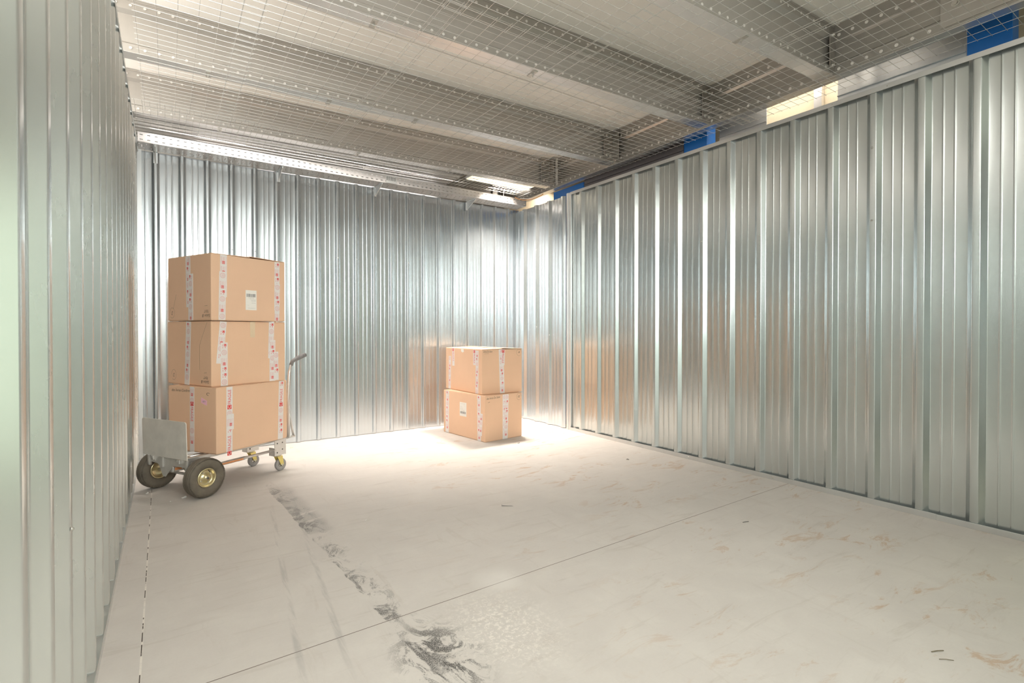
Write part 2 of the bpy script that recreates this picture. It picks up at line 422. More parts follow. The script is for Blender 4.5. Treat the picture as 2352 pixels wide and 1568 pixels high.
g = G(); g.box((XL-.03, YB-.006, 0), (XL+.025, YB-.003, H)); g.box((XL-.028, YB-.03, 0), (XL-.025, YB-.006, H))
tagk(g.build('trim_6', M['rail']), 'upright folded steel corner strip where left wall meets back wall', 'trim', kind='structure')

# outside surfaces seen over the right wall and lit by the same lamps
g = G(); g.box((4.42, -3, 0), (4.5, 8.2, 3.26)); tagk(g.build('wall_outer', M['cream']), 'cream rendered wall seen through the gap above the right wall', 'wall', kind='structure')
g = G(); g.box((-3.2, 8.2, 0), (6.4, 8.3, 3.26)); tagk(g.build('wall_rear', M['roof']), 'pale building wall far behind the back partition', 'wall', kind='structure')
g = G(); g.box((-3.2, -3, 0), (-3.1, 8.2, 3.26)); tagk(g.build('wall_side', M['roof']), 'pale building wall beyond the left partition', 'wall', kind='structure')

# ------------------------------------------------------------------ roof steelwork (turned 2.6 degrees against the partition walls)
ROT = R_(-2.6)
def holed_strip(g, x0, x1, z0, z1, y, pitch, r, m=0):
    """vertical strip in the xz plane with a row of round holes, each closed by a pale disc"""
    n = int(round((x1-x0)/pitch)); p = (x1-x0)/n; zc = (z0+z1)/2; N = 8
    for i in range(n):
        cx = x0 + (i+.5)*p
        ring = [(cx + r*math.cos(2*math.pi*(k+.5)/N), y, zc + r*math.sin(2*math.pi*(k+.5)/N)) for k in range(N)]
        hx = p/2; hz = (z1-z0)/2
        cor = [(cx+hx, y, zc+hz), (cx-hx, y, zc+hz), (cx-hx, y, zc-hz), (cx+hx, y, zc-hz)]
        g.face([(p_[0], y-.0015, p_[2]) for p_ in ring], m+1)  # pale disc in place of the open hole, painted as if lit through
        for q in range(4):
            a, b = ring[(2*q) % N], ring[(2*q+1) % N]; c = ring[(2*q+2) % N]
            # corner q covers ring 2q, 2q+1
            g.face([cor[q], b, a] if False else [a, b, cor[q]], m)
            g.face([b, c, cor[(q+1) % 4], cor[q]], m)
ZB = 2.925; ZT = 3.262
def make_purlin(L0, L1):
    root = empty('roof_beam')
    g = G(); TH = .003
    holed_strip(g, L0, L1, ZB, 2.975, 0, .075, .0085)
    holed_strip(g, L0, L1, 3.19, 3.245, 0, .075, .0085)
    pr = [(0, 2.975), (.022, 2.992), (.022, 3.168), (0, 3.19)]
    for (a, za), (b, zb) in zip(pr, pr[1:]): g.face([(L0, a, za), (L1, a, za), (L1, b, zb), (L0, b, zb)])
    g.face([(L0, 0, 3.245), (L1, 0, 3.245), (L1, 0, 3.258), (L0, 0, 3.258)])
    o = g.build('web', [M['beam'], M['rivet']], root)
    md = o.modifiers.new('thick', 'SOLIDIFY'); md.thickness = TH; md.offset = 1
    g = G(); g.box((L0, 0, ZB-.003), (L1, .105, ZB)); g.build('bottom_flange', M['flange'], root)
    g = G(); g.box((L0, .102, ZB), (L1, .105, ZB+.022)); g.build('lip', M['flange'], root)
    g = G(); g.box((L0, 0, 3.257), (L1, .105, 3.260)); g.build('top_flange', M['beam'], root)
    # cleat plates at the girder end
    g = G(); g.box((L1-.14, -.006, 2.94), (L1-.01, -.001, 3.24)); g.box((L1-.016, -.09, 2.94), (L1-.010, -.006, 3.24))
    c = g.build('cleat', M['girder'], root, bevel=.001)
    for bx, bz in ((L1-.10, 2.985), (L1-.05, 2.985), (L1-.10, 3.19), (L1-.05, 3.19)):
        g = G(); g.lathe([(0, .014), (.011, .014), (.012, .011), (.012, .004), (.018, .0035), (.018, 0)], (bx, -.006, bz), (0,-1,0), 8)
        g.build('bolt', M['bolt'], c)
    return root
pur0 = [0.72, 1.875, 2.883, 4.061, 5.138, 6.25]
plab = ['perforated galvanised roof beam nearest the camera at the upper right edge',
        'perforated roof beam crossing the upper right above the mesh, second from the camera',
        'perforated roof beam running from top centre to the right wall above the mesh',
        'perforated roof beam from the upper left corner to mid right wall, third from back',
        'perforated roof beam with dark web just in front of the back wall',
        'roof beam beyond the back wall, farthest from the camera']
P0 = make_purlin(-2.7, 3.93)
for i, y in enumerate(pur0):
    o = P0 if i == 0 else copy_tree(P0)
    o.location = (0, y, 0); o.rotation_euler = (0, 0, ROT)
    tagk(o, plab[i], 'beam', 'perforated roof beams')
# girder along the right wall
gr = empty('steel_girder', (3.765, 0, 0), ROT)
g = G()
def strip_y(z0, z1):
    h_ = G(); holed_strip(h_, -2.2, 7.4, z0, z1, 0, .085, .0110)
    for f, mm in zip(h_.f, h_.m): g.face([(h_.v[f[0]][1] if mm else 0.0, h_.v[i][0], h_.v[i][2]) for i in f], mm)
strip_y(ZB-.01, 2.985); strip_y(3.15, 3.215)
for a, za, b, zb in ((0, 2.985, .02, 3.0), (.02, 3.0, .02, 3.135), (.02, 3.135, 0, 3.15), (0, 3.215, 0, 3.258)):
    g.face([(a, -2.2, za), (a, 7.4, za), (b, 7.4, zb), (b, -2.2, zb)])
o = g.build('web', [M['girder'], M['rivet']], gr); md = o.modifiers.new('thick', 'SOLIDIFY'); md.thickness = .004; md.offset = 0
g = G(); g.box((0, -2.2, ZB-.014), (.085, 7.4, ZB-.010)); g.build('bottom_flange', M['flange'], gr)
g = G(); g.box((-.008, .72, 2.935), (-.002, 1.10, 3.235)); sp = g.build('splice_plate', M['beam'], gr, bevel=.001)
for yy in (.78, .86, .94, 1.03):
    for zz in (2.99, ):
        g = G(); g.lathe([(0, .014), (.013, .014), (.014, .004), (.02, .0035), (.02, 0)], (-.008, yy, zz+.06), (-1,0,0), 8); g.build('bolt', M['bolt'], sp)
gr.rotation_euler = (0, 0, ROT)
tagk(gr, 'dark perforated steel girder running above the right wall', 'beam')

# beam clamps hooked on the flanges
def make_clamp():
    root = empty('beam_clamp')
    g = G(); g.box((-.016, .02, -.008), (.016, .11, -.003)); g.box((-.016, .106, -.008), (.016, .110, .03)); g.build('jaw', M['bolt'], root)
    g = G(); g.tube([(0, .06, -.03), (0, .06, .004)], .004, 8); g.lathe([(0, -.012), (.009, -.012), (.009, -.006), (0, -.006)], (0, .06, -.008), (0,0,1), 6); g.build('bolt', M['bolt'], root)
    return root
c0 = make_clamp(); spots = [(0, 1.6), (0, 3.2), (1, .45), (1, 2.9), (2, 1.0), (2, 2.1), (3, .25), (3, 1.05), (3, 1.75), (4, .4), (4, 1.6), (4, 2.6)]
names = ['nearest', 'second', 'third', 'fourth', 'fifth']
sid = {(0,1.6):'towards the middle',(0,3.2):'towards the right wall',(1,.45):'on its left part',(1,2.9):'on its right part',(2,1.0):'on its left part',(2,2.1):'on its right part',(3,.25):'near the left wall',(3,1.05):'at the middle',(3,1.75):'right of the middle',(4,.4):'near the left wall',(4,1.6):'at the middle',(4,2.6):'near the far corner'}
for i, (b, x) in enumerate(spots):
    o = c0 if i == 0 else copy_tree(c0)
    o.location = (x*math.cos(ROT), pur0[b] + x*math.sin(ROT), ZB - .0); o.rotation_euler = (0, 0, ROT)
    tagk(o, 'small zinc clamp bolted under the %s roof beam, %s' % (names[b], sid[(b, x)]), 'clamp', 'clamps under the roof beams')

# ------------------------------------------------------------------ wire mesh panels
ZM = 2.832
def mesh_panel(x0, x1, y0, y1, px, py, z, skew=0., sag=.012, r=.0013, ext=(.012, .012)):
    g = G(); nx = int(round((x1-x0)/px)); ny = int(round((y1-y0)/py)); cx, cy = (x0+x1)/2, (y0+y1)/2
    Mx = Matrix.Translation((cx, cy, 0)) @ Matrix.Rotation(skew, 4, 'Z') @ Matrix.Translation((-cx, -cy, 0))
    def P(x, y, dz):
        u = (x-x0)/(x1-x0); v = (y-y0)/(y1-y0)
        s = -sag*math.sin(math.pi*min(1, max(0, u)))*math.sin(math.pi*min(1, max(0, v)))
        return Mx @ Vector((x, y, z + s + dz))
    for i in range(nx+1):
        x = x0 + i*px; g.tube([P(x, y0-ext[1] + (y1-y0+2*ext[1])*k/8, r*1.0) for k in range(9)], r, 5)
    for j in range(ny+1):
        y = y0 + j*py; g.tube([P(x0-ext[0] + (x1-x0+2*ext[0])*k/4, y, -r*1.0) for k in range(5)], r, 5)
    return g
cols = [(.440-.0945*6, .440), (.345, .345+.0945*10), (1.207, 1.207+.0945*10), (2.068, 2.068+.0945*10), (2.930, 2.930+.0945*9.6)]
cn = ['against the left wall', 'second from the left wall', 'in the middle column', 'second from the right wall', 'against the right wall']
for ci, (a, b) in enumerate(cols):
    nxc = int(round((b-a)/.0945)); b = a + nxc*.0945
    if ci == 0: a = b - .0945*6
    for ri, (y0, y1, rn) in enumerate(((-.35, 2.40, 'front row'), (2.345, 4.80, 'middle row'))):
        ny = int(round((y1-y0)/.063)); y0 = y1 - ny*.063
        sk = R_(random.uniform(-.35, .35)); zz = ZM - .012 + (ci % 2)*.0072 + ri*.0144
        g = mesh_panel(a, b, y0, y1, .0945, .063, zz, sk, 0)
        tagk(g.build('wire_mesh_panel', M['wire']), 'welded wire mesh ceiling panel, %s, %s' % (rn, cn[ci]), 'mesh panel', 'wire mesh ceiling panels')
# rear row: closer wires running the other way
for ci, (a, b, y0, y1) in enumerate(((XL+.01, .60, 4.66, 5.27), (.52, 1.80, 4.70, 5.34), (1.72, 2.90, 4.69, 5.345), (2.83, XR-.02, 4.70, 5.34))):
    g = mesh_panel(a, b, y0, y1, .0472, .1, ZM + .0175 + (ci % 2)*.0072, R_((-.3, .4, -.25, .3)[ci]), 0)
    tagk(g.build('wire_mesh_panel', M['wire']), 'fine wire mesh panel over the back wall, %s' % ('against the left wall', 'second from the left wall', 'second from the right wall', 'in the far right corner')[ci], 'mesh panel', 'fine mesh panels along the back wall')

# ------------------------------------------------------------------ perforated cable tray along the back wall
def plate_holes(g, O, U, V, cu, cv, rects_fn, nu, nv):
    """grid of cells cu x cv; each cell gets one rectangular hole from rects_fn(i, j) as (u0, v0, u1, v1) or None"""
    O, U, V = Vector(O), Vector(U), Vector(V)
    for i in range(nu):
        for j in range(nv):
            P = lambda u, v: O + U*(sum(cu[:i]) if isinstance(cu, list) else i*cu) + U*u + V*(sum(cv[:j])) + V*v
            a, b = cu, cv[j]; h = rects_fn(i, j)
            if h is None: g.face([P(0,0), P(a,0), P(a,b), P(0,b)]); continue
            u0, v0, u1, v1 = h
            g.face([P(0,0), P(a,0), P(u1,v0), P(u0,v0)]); g.face([P(a,0), P(a,b), P(u1,v1), P(u1,v0)])
            g.face([P(a,b), P(0,b), P(u0,v1), P(u1,v1)]); g.face([P(0,b), P(0,0), P(u0,v0), P(u0,v1)])
tr = empty('cable_tray', (0, 0, 0))
X0 = XL+.006; LEN = XR-.03-X0; YT0, YT1 = 5.357, YB-.012; ZTr = 2.750
p = .052; n = int(LEN/p); p = LEN/n
g = G()
plate_holes(g, (X0, YT0, ZTr), (1,0,0), (0,1,0), p, [.034, .034, .078, .034, YT1-YT0-.180],
    lambda i, j: {0: (.010, .012, .042, .020), 1: (.004, .010, .012, .033), 2: ((.012, .034, .032, .042) if i % 2 else (.022, .004, .030, .074)), 3: (.036, .002, .044, .026), 4: (.010, .012, .042, .020)}[j], n, 5)
o = g.build('base', M['tray'], tr); md = o.modifiers.new('thick', 'SOLIDIFY'); md.thickness = .0015; md.offset = 0
g = G()
plate_holes(g, (X0, YT0, ZTr), (1,0,0), (0,0,1), p, [.040, .040], lambda i, j: (.014, .018, .036, .0245), n, 2)
o = g.build('side', M['tray'], tr); md = o.modifiers.new('thick', 'SOLIDIFY'); md.thickness = .0015; md.offset = 0
g = G(); g.box((X0, YT0-.002, ZTr+.08), (X0+LEN, YT0+.006, ZTr+.083)); g.build('rim', M['tray'], tr)
g = G(); g.box((X0, YT1-.002, ZTr), (X0+LEN, YT1, ZTr+.08)); g.build('side', M['tray'], tr)
g = G(); g.box((1.98, YT0-.0035, ZTr+.004), (2.10, YT0-.0015, ZTr+.076)); jn = g.build('joint_plate', M['rail'], tr)
for k in range(5):
    g = G(); g.box((1.99+k*.022, YT0-.005, ZTr+.03), (1.996+k*.022, YT0-.0034, ZTr+.07)); g.build('slot', M['dark'], jn)
tagk(tr, 'perforated galvanised cable tray along the top of the back wall', 'cable tray')
for x, wh in ((-.068, 'beside the left wall'), (.945, 'above the tall box stack, second from the left'), (1.94, 'at the middle of the wall'), (3.10, 'above the small box stack')):
    root = empty('tray_bracket', (x, YB-.002, 2.70))
    g = G(); g.box((-.016, -.004, -.055), (.016, 0, .040)); g.build('wall_plate', M['rail'], root)
    g = G(); s = .003
    vs = [(-s,-.004,-.055), (s,-.004,-.055), (-s,-.22,.030), (s,-.22,.030), (-s,-.22,.046), (s,-.22,.046), (-s,-.004,.046), (s,-.004,.046)]
    g.add(vs, [(0,1,3,2),(2,3,5,4),(4,5,7,6),(6,7,1,0),(0,2,4,6),(1,7,5,3)]); g.box((-.014, -.22, .045), (.014, -.004, .048)); g.build('arm', M['rail'], root)
    tagk(root, 'short steel bracket holding the cable tray, %s' % wh, 'bracket', 'cable tray brackets')

# ------------------------------------------------------------------ lamps seen through the mesh
sl = empty('strip_light', (1.35, 5.26, 2.975), ROT)
g = G(); L = 1.5
pf = [(-.055, .0), (-.045, .05), (.045, .05), (.055, .0), (.05, -.004), (.03, .016), (-.03, .016), (-.05, -.004)]
for (a, za), (b, zb) in zip(pf, pf[1:] + pf[:1]): g.face([(-L, a, za), (L, a, za), (L, b, zb), (-L, b, zb)])
g.face([(L, a, z) for a, z in pf]); g.face([(-L, a, z) for a, z in pf]); g.build('housing', M['flange'], sl)
g = G(); g.tube([(-L+.03, 0, -.008), (L-.03, 0, -.008)], .013, 12); g.build('tube', M['tube'], sl, smooth=True)
tagk(sl, 'long lit strip light behind the mesh above the back wall', 'light')
pl = empty('light_panel', (3.42, 5.20, 2.95))
g = G(); g.box((-.47, -.10, 0), (.40, .14, .03)); g.build('frame', M['flange'], pl)
g = G(); g.box((-.46, -.09, -.008), (.39, .13, 0)); g.build('diffuser', M['panel'], pl)
tagk(pl, 'bright cream light panel above the mesh in the far right corner', 'light')
# silver ribbed duct beyond the back wall
g = G(); prof = []
for k in range(9): prof += [(5.50+k*.085, 2.985), (5.53+k*.085, 2.985), (5.545+k*.085, 3.01), (5.57+k*.085, 3.01)]
prof = [(5.48, 3.12)] + prof + [(6.24, 3.12)]
for (a, za), (b, zb) in zip(prof, prof[1:] + prof[:1]): g.face([(-1.6, a, za), (2.93, a-.13, za), (2.93, b-.13, zb), (-1.6, b, zb)])
g.face([(2.93, a-.13, z) for a, z in prof]); g.face([(-1.6, a, z) for a, z in prof])
tagk(g.build('air_duct', M['flange']), 'silver ribbed duct beyond the back wall behind the mesh', 'duct')

# ------------------------------------------------------------------ things over the right wall
def post(name, y0, y1, x0, x1, label):
    g = G(); g.box((x0, y0, 0), (x1, y1, 3.2 if y0 < 4 else 2.9)); return tagk(g.build(name, M['blue'], bevel=.004), label, 'post', 'blue posts behind the right wall')
post('blue_post', 2.86, 3.11, 4.07, 4.20, 'blue steel post behind the right wall, at the middle of its length')
post('blue_post', .84, 1.045, 4.07, 4.20, 'blue steel post behind the right wall, nearest the upper right edge')
post('blue_post', 4.52, 5.08, 4.075, 4.20, 'blue steel post seen through the slit at the corner post')
for a, b, m_, lb in ((1.05, 1.775, 'joist', 'silver steel joist above the right wall beside the nearest blue post'), (2.31, 2.74, 'joist', 'short silver joist above the right wall between blue post and cream wall'), (3.12, 4.51, 'shaded_joist', 'shaded steel joist above the right wall towards the far corner')):
    g = G(); g.box((4.08, a, 2.74), (4.085, b, 3.0)); g.box((4.08, a, 2.74), (4.13, b, 2.744)); g.box((4.065, a, 2.86), (4.08, b, 2.864)); g.box((4.08, a, 3.0), (4.15, b, 3.005)); g.box((4.08, a+.02, 3.0), (4.085, a+.06, 3.262))
    tagk(g.build('steel_joist', M[m_], bevel=.001), lb, 'joist', 'joists above the right wall')
g = G(); Mx = Matrix.Translation((4.32, 1.86, 2.75)) @ Matrix.Rotation(R_(28), 4, 'X'); g.box((-.02, -.03, -.5), (.02, .03, .5), M=Mx)
tagk(g.build('brace', M['flange']), 'slanted steel brace in front of the cream wall above the right wall', 'brace')
g = G(); g.box((4.37, 2.02, .0), (4.41, 2.08, 3.2)); tagk(g.build('strut', M['flange']), 'upright steel strut in front of the cream wall above the right wall', 'strut')
# perforated bracket hanging at the far corner
pb = empty('perforated_strut', (3.80, 4.70, 2.86))
g = G(); plate_holes(g, (0, -.04, 0), (0,1,0), (0,0,1), .02, [.03]*10, lambda i, j: (.006, .006, .014, .024), 2, 10)
plate_holes(g, (0, .0, 0), (1,0,0), (0,0,1), .03, [.03]*10, lambda i, j: (.01, .006, .02, .024), 1, 10)
o = g.build('angle', M['flange'], pb); md = o.modifiers.new('thick', 'SOLIDIFY'); md.thickness = .002
g = G(); g.lathe([(0, .012), (.01, .012), (.011, .003), (.016, .002), (.016, 0)], (0, -.02, .285), (-1,0,0), 8); g.build('bolt', M['bolt'], pb)
tagk(pb, 'short perforated angle strut hanging from the girder at the far corner', 'strut')
# cables at the corner
def bez(a, b, c, d, n=14):
    a, b, c, d = map(Vector, (a, b, c, d)); return [a*(1-t)**3 + b*3*t*(1-t)**2 + c*3*t*t*(1-t) + d*t**3 for t in [i/n for i in range(n+1)]]
g = G(); g.tube(bez((3.66, 5.342, 2.836), (3.76, 5.33, 2.79), (3.845, 5.2, 2.79), (3.864, 5.02, 2.836)), .005, 8)
tagk(g.build('brown_cable', M['cable'], smooth=True), 'brown cable drooping from the cable tray end at the far corner', 'cable')
g = G(); g.tube(bez((3.74, 5.345, 2.838), (3.82, 5.31, 2.83), (3.85, 5.2, 2.80), (3.868, 5.1, 2.838)), .0035, 8)
tagk(g.build('white_cable', M['whitecable'], smooth=True), 'thin white cable curling beside the brown one at the far corner', 'cable')

# ------------------------------------------------------------------ lettering
_txt = {}
def glyphs(s, shear=0.):
    k = (s, shear)
    if k in _txt: return _txt[k]
    cu = bpy.data.curves.new('t', 'FONT'); cu.body = s; cu.size = 1; cu.shear = shear; cu.align_x = 'CENTER'; cu.align_y = 'CENTER'; cu.resolution_u = 3
    ob = bpy.data.objects.new('t', cu); COL.objects.link(ob)
    dg = bpy.context.evaluated_depsgraph_get(); me = bpy.data.meshes.new_from_object(ob.evaluated_get(dg))
    vs = [(v.co.x, v.co.y) for v in me.vertices]; fs = [tuple(p.vertices) for p in me.polygons]
    bpy.data.objects.remove(ob); bpy.data.curves.remove(cu); bpy.data.meshes.remove(me)
    xs = [v[0] for v in vs]; ys = [v[1] for v in vs]; cx, cy = (min(xs)+max(xs))/2, (min(ys)+max(ys))/2; W_, H_ = max(xs)-min(xs), max(ys)-min(ys)
    vs = [((x-cx)/W_, (y-cy)/H_) for x, y in vs]
    _txt[k] = (vs, fs); return _txt[k]
class Face:
    """local frame on a box face"""
    def __init__(s, O, S, N): s.O, s.S, s.N, s.Z = Vector(O), Vector(S).normalized(), Vector(N).normalized(), Vector((0,0,1))
    mir = 1
    def P(s, a, z, n=0): return s.O + s.S*a + s.Z*z + s.N*n
def put_text(g, F, txt, c, w, h, ang, n, m, shear=0.):
    vs, fs = glyphs(txt, shear); ca, sa = math.cos(ang), math.sin(ang)
    g.add([F.P(c[0] + (x*w)*ca - (y*h)*sa, c[1] + (x*w)*sa + (y*h)*ca, n) for x, y in vs], fs, m)
def put_rect(g, F, c, w, h, ang, n, m):
    ca, sa = math.cos(ang), math.sin(ang)
    g.face([F.P(c[0] + x*w/2*ca - y*h/2*sa, c[1] + x*w/2*sa + y*h/2*ca, n) for x, y in ((-1,-1),(1,-1),(1,1),(-1,1))], m)
def put_ring(g, F, c, r0, r1, n, m, N=20):
    for k in range(N):
        a, b = 2*math.pi*k/N, 2*math.pi*(k+1)/N
        g.face([F.P(c[0]+r*math.cos(t), c[1]+r*math.sin(t), n) for r, t in ((r0,a),(r1,a),(r1,b),(r0,b))], m)
def put_line(g, F, pts, w, n, m):
    for (a, b), (c, d) in zip(pts, pts[1:]):
        L = math.hypot(c-a, d-b) or 1e-6; nx, ny = -(d-b)/L*w/2, (c-a)/L*w/2
        g.face([F.P(a+nx, b+ny, n), F.P(a-nx, b-ny, n), F.P(c-nx, d-ny, n), F.P(c+nx, d+ny, n)], m)

def ptx(g, F, txt, c, w, h, ang, n, m): put_text(g, F, txt, c, w, h*F.mir, ang, n, m)
def tape(parent, F, a, b, wd, seq, lev=1, up=1, off=0.):
    """strip from a=(s,z) top to b=(s,z) bottom, printed with seq of marks"""
    n0 = .0006*lev + .0004
    A, B = Vector(a), Vector(b); D = B - A; L = D.length; D.normalize(); Q = Vector((-D.y, D.x))
    def q(l, t): v = A + D*l + Q*t; return (v.x, v.y)
    g = G(); c = [q(0, -wd/2), q(L, -wd/2), q(L, wd/2), q(0, wd/2)]
    lo = [F.P(x, z, .0001) for x, z in c]; hi = [F.P(x, z, n0) for x, z in c]
    g.add(lo + hi, [(4,5,6,7), (0,1,5,4), (1,2,6,5), (2,3,7,6), (3,0,4,7)])
    ang = math.atan2(-D.y, -D.x) if up > 0 else math.atan2(D.y, D.x); l = .028 + off; i = 0; n1 = n0 + .0003
    while l < L - .012:
        k = seq[i % len(seq)]; i += 1
        if k == 'o':
            if l + .022 > L: break
            c = q(l, .0); put_ring(g, F, c, .0175, .0190, n1, 2); put_ring(g, F, c, .0155, .0160, n1, 2)
            for dy, ww in ((.0085, .018), (.0035, .026), (-.0015, .027), (-.0065, .024), (-.011, .014)):
                cc = (c[0] + math.cos(ang+math.pi/2)*dy, c[1] + math.sin(ang+math.pi/2)*dy); ptx(g, F, 'GARANTIE' if ww > .02 else 'FIX', cc, ww, .0034, ang, n1, 2)
            l += .055
        elif k == 'g':
            if l + .03 > L: break
            ptx(g, F, 'GARANTIE', q(l+.012, -.0165*up), .052, .007, ang, n1, 2)
            put_rect(g, F, q(l+.028, .0), .022, .018, ang, n1, 1); ptx(g, F, 'REX', q(l+.028, 0), .017, .012, ang, n1+.0002, 0)
            for t in (-.006, 0, .006): ptx(g, F, 'iiiiiiiiiiii', q(l+.001, t), .026, .0035, ang, n1, 2)
            ptx(g, F, 'iiiiiiiiiiiiiiiiii', q(l+.012, .0175*up), .052, .004, ang, n1, 2)
            l += .070
        elif k == 'h':
            if l + .016 > L: break
            ptx(g, F, 'H', q(l+.007, -.010*up), .009, .009, ang, n1, 1); ptx(g, F, 'A', q(l-.009, -.010*up), .010, .009, ang, n1, 1)
            ptx(g, F, 'B', q(l+.007, .008*up), .008, .008, ang, n1, 1); put_rect(g, F, q(l-.009, .008*up), .017, .017, ang, n1, 1); ptx(g, F, 'C', q(l-.009, .008*up), .010, .012, ang, n1+.0002, 0)
            l += .045
        elif k == 'F':
            if l + .105 > L: break
            ptx(g, F, 'FRAGILE', q(l+.045, 0), .105, .026, ang, n1, 1)
            e = .119 if up > 0 else -.030
            put_rect(g, F, q(l+e, 0), .030, .034, ang, n1, 1); ptx(g, F, 'C', q(l+e, 0), .020, .024, ang, n1+.0002, 0); l += .165
    return g.build('tape', [M['tape'], M['red'], M['pinkp']], parent)

def make_box(name, pos, phi, a, b, z0, h, mat, label, group=None, flaps='flat'):
    """cardboard carton; local x = a side (face R at y=0), local y = b side (face L at x=0)"""
    root = empty(name, (pos[0], pos[1], z0), R_(phi))
    g = G(); g.box((0, 0, .004), (a, b, h-.004)); g.build('body', mat, root, bevel=.004)
    g = G(); g.box((.006, .006, 0), (a-.006, b/2-.001, .004)); g.build('bottom_flap', mat, root)
    g = G(); g.box((.006, b/2+.001, 0), (a-.006, b-.006, .004)); g.build('bottom_flap', mat, root)
    if flaps == 'flat':
        for y0, y1 in ((.003, b/2-.0015), (b/2+.0015, b-.003)):
            g = G(); g.box((.002, y0, h-.004), (a-.002, y1, h)); g.build('top_flap', mat, root)
    else:   # meeting line runs from R face to far side; outer flaps hinge on the short sides and stand a little proud
        for sgn in (0, 1):
            g = G(); t = .004
            if sgn == 0: hx, ex = .003, a/2-.002
            else: hx, ex = a-.003, a/2+.002
            up = .010 if sgn else .004
            vs = [(hx,.002,h-.004), (hx,b-.002,h-.004), (hx,b-.002,h), (hx,.002,h), (ex,.002,h-.004+up), (ex,b-.002,h-.004+up*1.3), (ex,b-.002,h+up*1.3), (ex,.002,h+up)]
            g.add(vs, [(0,1,2,3),(4,7,6,5),(0,4,5,1),(3,2,6,7),(0,3,7,4),(1,5,6,2)]); g.build('top_flap', mat, root)
    tagk(root, label, 'box', group)
    FR = Face((0, 0, 0), (1, 0, 0), (0, -1, 0)); FL = Face((0, 0, 0), (0, 1, 0), (-1, 0, 0))
    FL.mir = -1
    return root, FR, FL
def ship_label(root, F, c, w=.088, h=.15, flip=False):
    g = G(); 
    for n in (.0009,): 
        cs = [(c[0]-w/2, c[1]-h/2), (c[0]+w/2, c[1]-h/2), (c[0]+w/2, c[1]+h/2), (c[0]-w/2, c[1]+h/2)]
        lo = [F.P(x, z, .0001) for x, z in cs]; hi = [F.P(x, z, n) for x, z in cs]
        g.add(lo+hi, [(4,5,6,7),(0,1,5,4),(1,2,6,5),(2,3,7,6),(3,0,4,7)])
    s = -1 if flip else 1; rn = random.Random(3); x = -w*.42
    while x < w*.42:
        ww = rn.choice((.0012, .002, .0032)); put_rect(g, F, (c[0]+s*x, c[1]+s*h*.24), ww, h*.16, 0, .0012, 1); x += ww + rn.choice((.0010, .0018, .0026))
    an = math.pi if flip else 0
    for dx, dz, ww, hh, tx in ((-.02, .13, .5, .018, 'COLIS 4071 2263'), (.0, .085, .5, .02, 'A 3860 1195'), (.16, .035, .55, .012, 'LIVRAISON'), (.22, -.03, .38, .035, 'FR 31250'), (.22, -.14, .36, .025, 'TOULOUSE'), (-.28, -.26, .2, .01, 'ref'), (.05, -.40, .7, .006, '____________')):
        put_text(g, F, tx, (c[0]+s*dx*w*F.mir, c[1]+s*dz*h), ww*w*F.mir, hh*h, an, .0012, 1)
    lb = g.build('shipping_label', [M['paper'], M['grayink']], root); lb['label'] = 'white shipping label with barcode'
def pen(root, F, items, n=.0008):
    for it in items:
        g = G()
        if it[0] == 't': _, tx, c, w_, h_, an = it; put_text(g, F, tx, c, w_, h_, an, n, 0, .3)
        if it[0] == 'o': _, c, r = it; put_line(g, F, [(c[0]+r*math.cos(t*.42), c[1]+r*1.15*math.sin(t*.42)) for t in range(0, 14)], .0014, n, 0)
        if it[0] == 'l': put_line(g, F, it[1], .0016, n, 0)
        g.build('handwriting', M['ink'], root)

# --- tall stack on the hand truck
bx1, R1, L1 = make_box('cardboard_box', (.292, 4.161), 33.7, .636, .50, .272, .473, M['card'], 'cardboard box with pink note standing on the hand truck, bottom of the stack of three', 'stack of three boxes')
tape(bx1, R1, (.106, .4715), (.103, .002), .050, 'Fogh', 1, 1, .0); tape(bx1, R1, (.116, .273), (.114, .16), .050, 'g', 2, 1, .02)
tape(bx1, R1, (.580, .4715), (.567, .004), .050, 'hFogh', 1, 1, -.002)
tape(bx1, L1, (.245, .472), (.248, .002), .046, 'goFog', 1, -1, .0)
g = G()
for cs in ([(.151,.366),(.151,.392),(.150,.396),(.092,.376),(.092,.346),(.094,.343)],):
    lo = [L1.P(x, z, .0002) for x, z in ((.152,.362),(.150,.400),(.092,.378),(.094,.343))]; hi = [L1.P(x, z, .001) for x, z in ((.152,.362),(.150,.400),(.092,.378),(.094,.343))]
    g.add(lo+hi, [(4,5,6,7),(0,1,5,4),(1,2,6,5),(2,3,7,6),(3,0,4,7)])
nt = g.build('sticky_note', M['pink'], bx1); nt['label'] = 'pink sticky note'
g = G(); put_text(g, L1, '1874', (.122, .371), -.030, .012, 0, .0013, 0); g.build('note_writing', M['grayink'], nt)
pen(bx1, L1, [('t', 'des livres Confirm', (.366, .443), -.195, .020, 0), ('t', 'C', (.081, .427), -.03, .022, R_(15))])
bx2, R2, L2 = make_box('cardboard_box', (.267, 4.223), 25.7, .594, .584, .7465, .4725, M['card'], 'cardboard box in the middle of the three stacked on the hand truck', 'stack of three boxes')
tape(bx2, R2, (.089, .471), (.060, .166), .050, 'ohg', 1); tape(bx2, R2, (.093, .318), (.094, .002), .052, 'hogh', 2)
tape(bx2, R2, (.475, .471), (.467, .186), .046, 'hog', 1); tape(bx2, R2, (.482, .330), (.480, .006), .050, 'ghog', 2); tape(bx2, R2, (.512, .236), (.515, .01), .040, 'oghg', 3)
tape(bx2, L2, (.290, .472), (.318, .002), .066, 'hoghog', 1)
g = G(); cs = [(.294,.472),(.336,.472),(.333,.352),(.296,.354)]; lo = [R2.P(x, z, .0001) for x, z in cs]; hi = [R2.P(x, z, .0006) for x, z in cs]
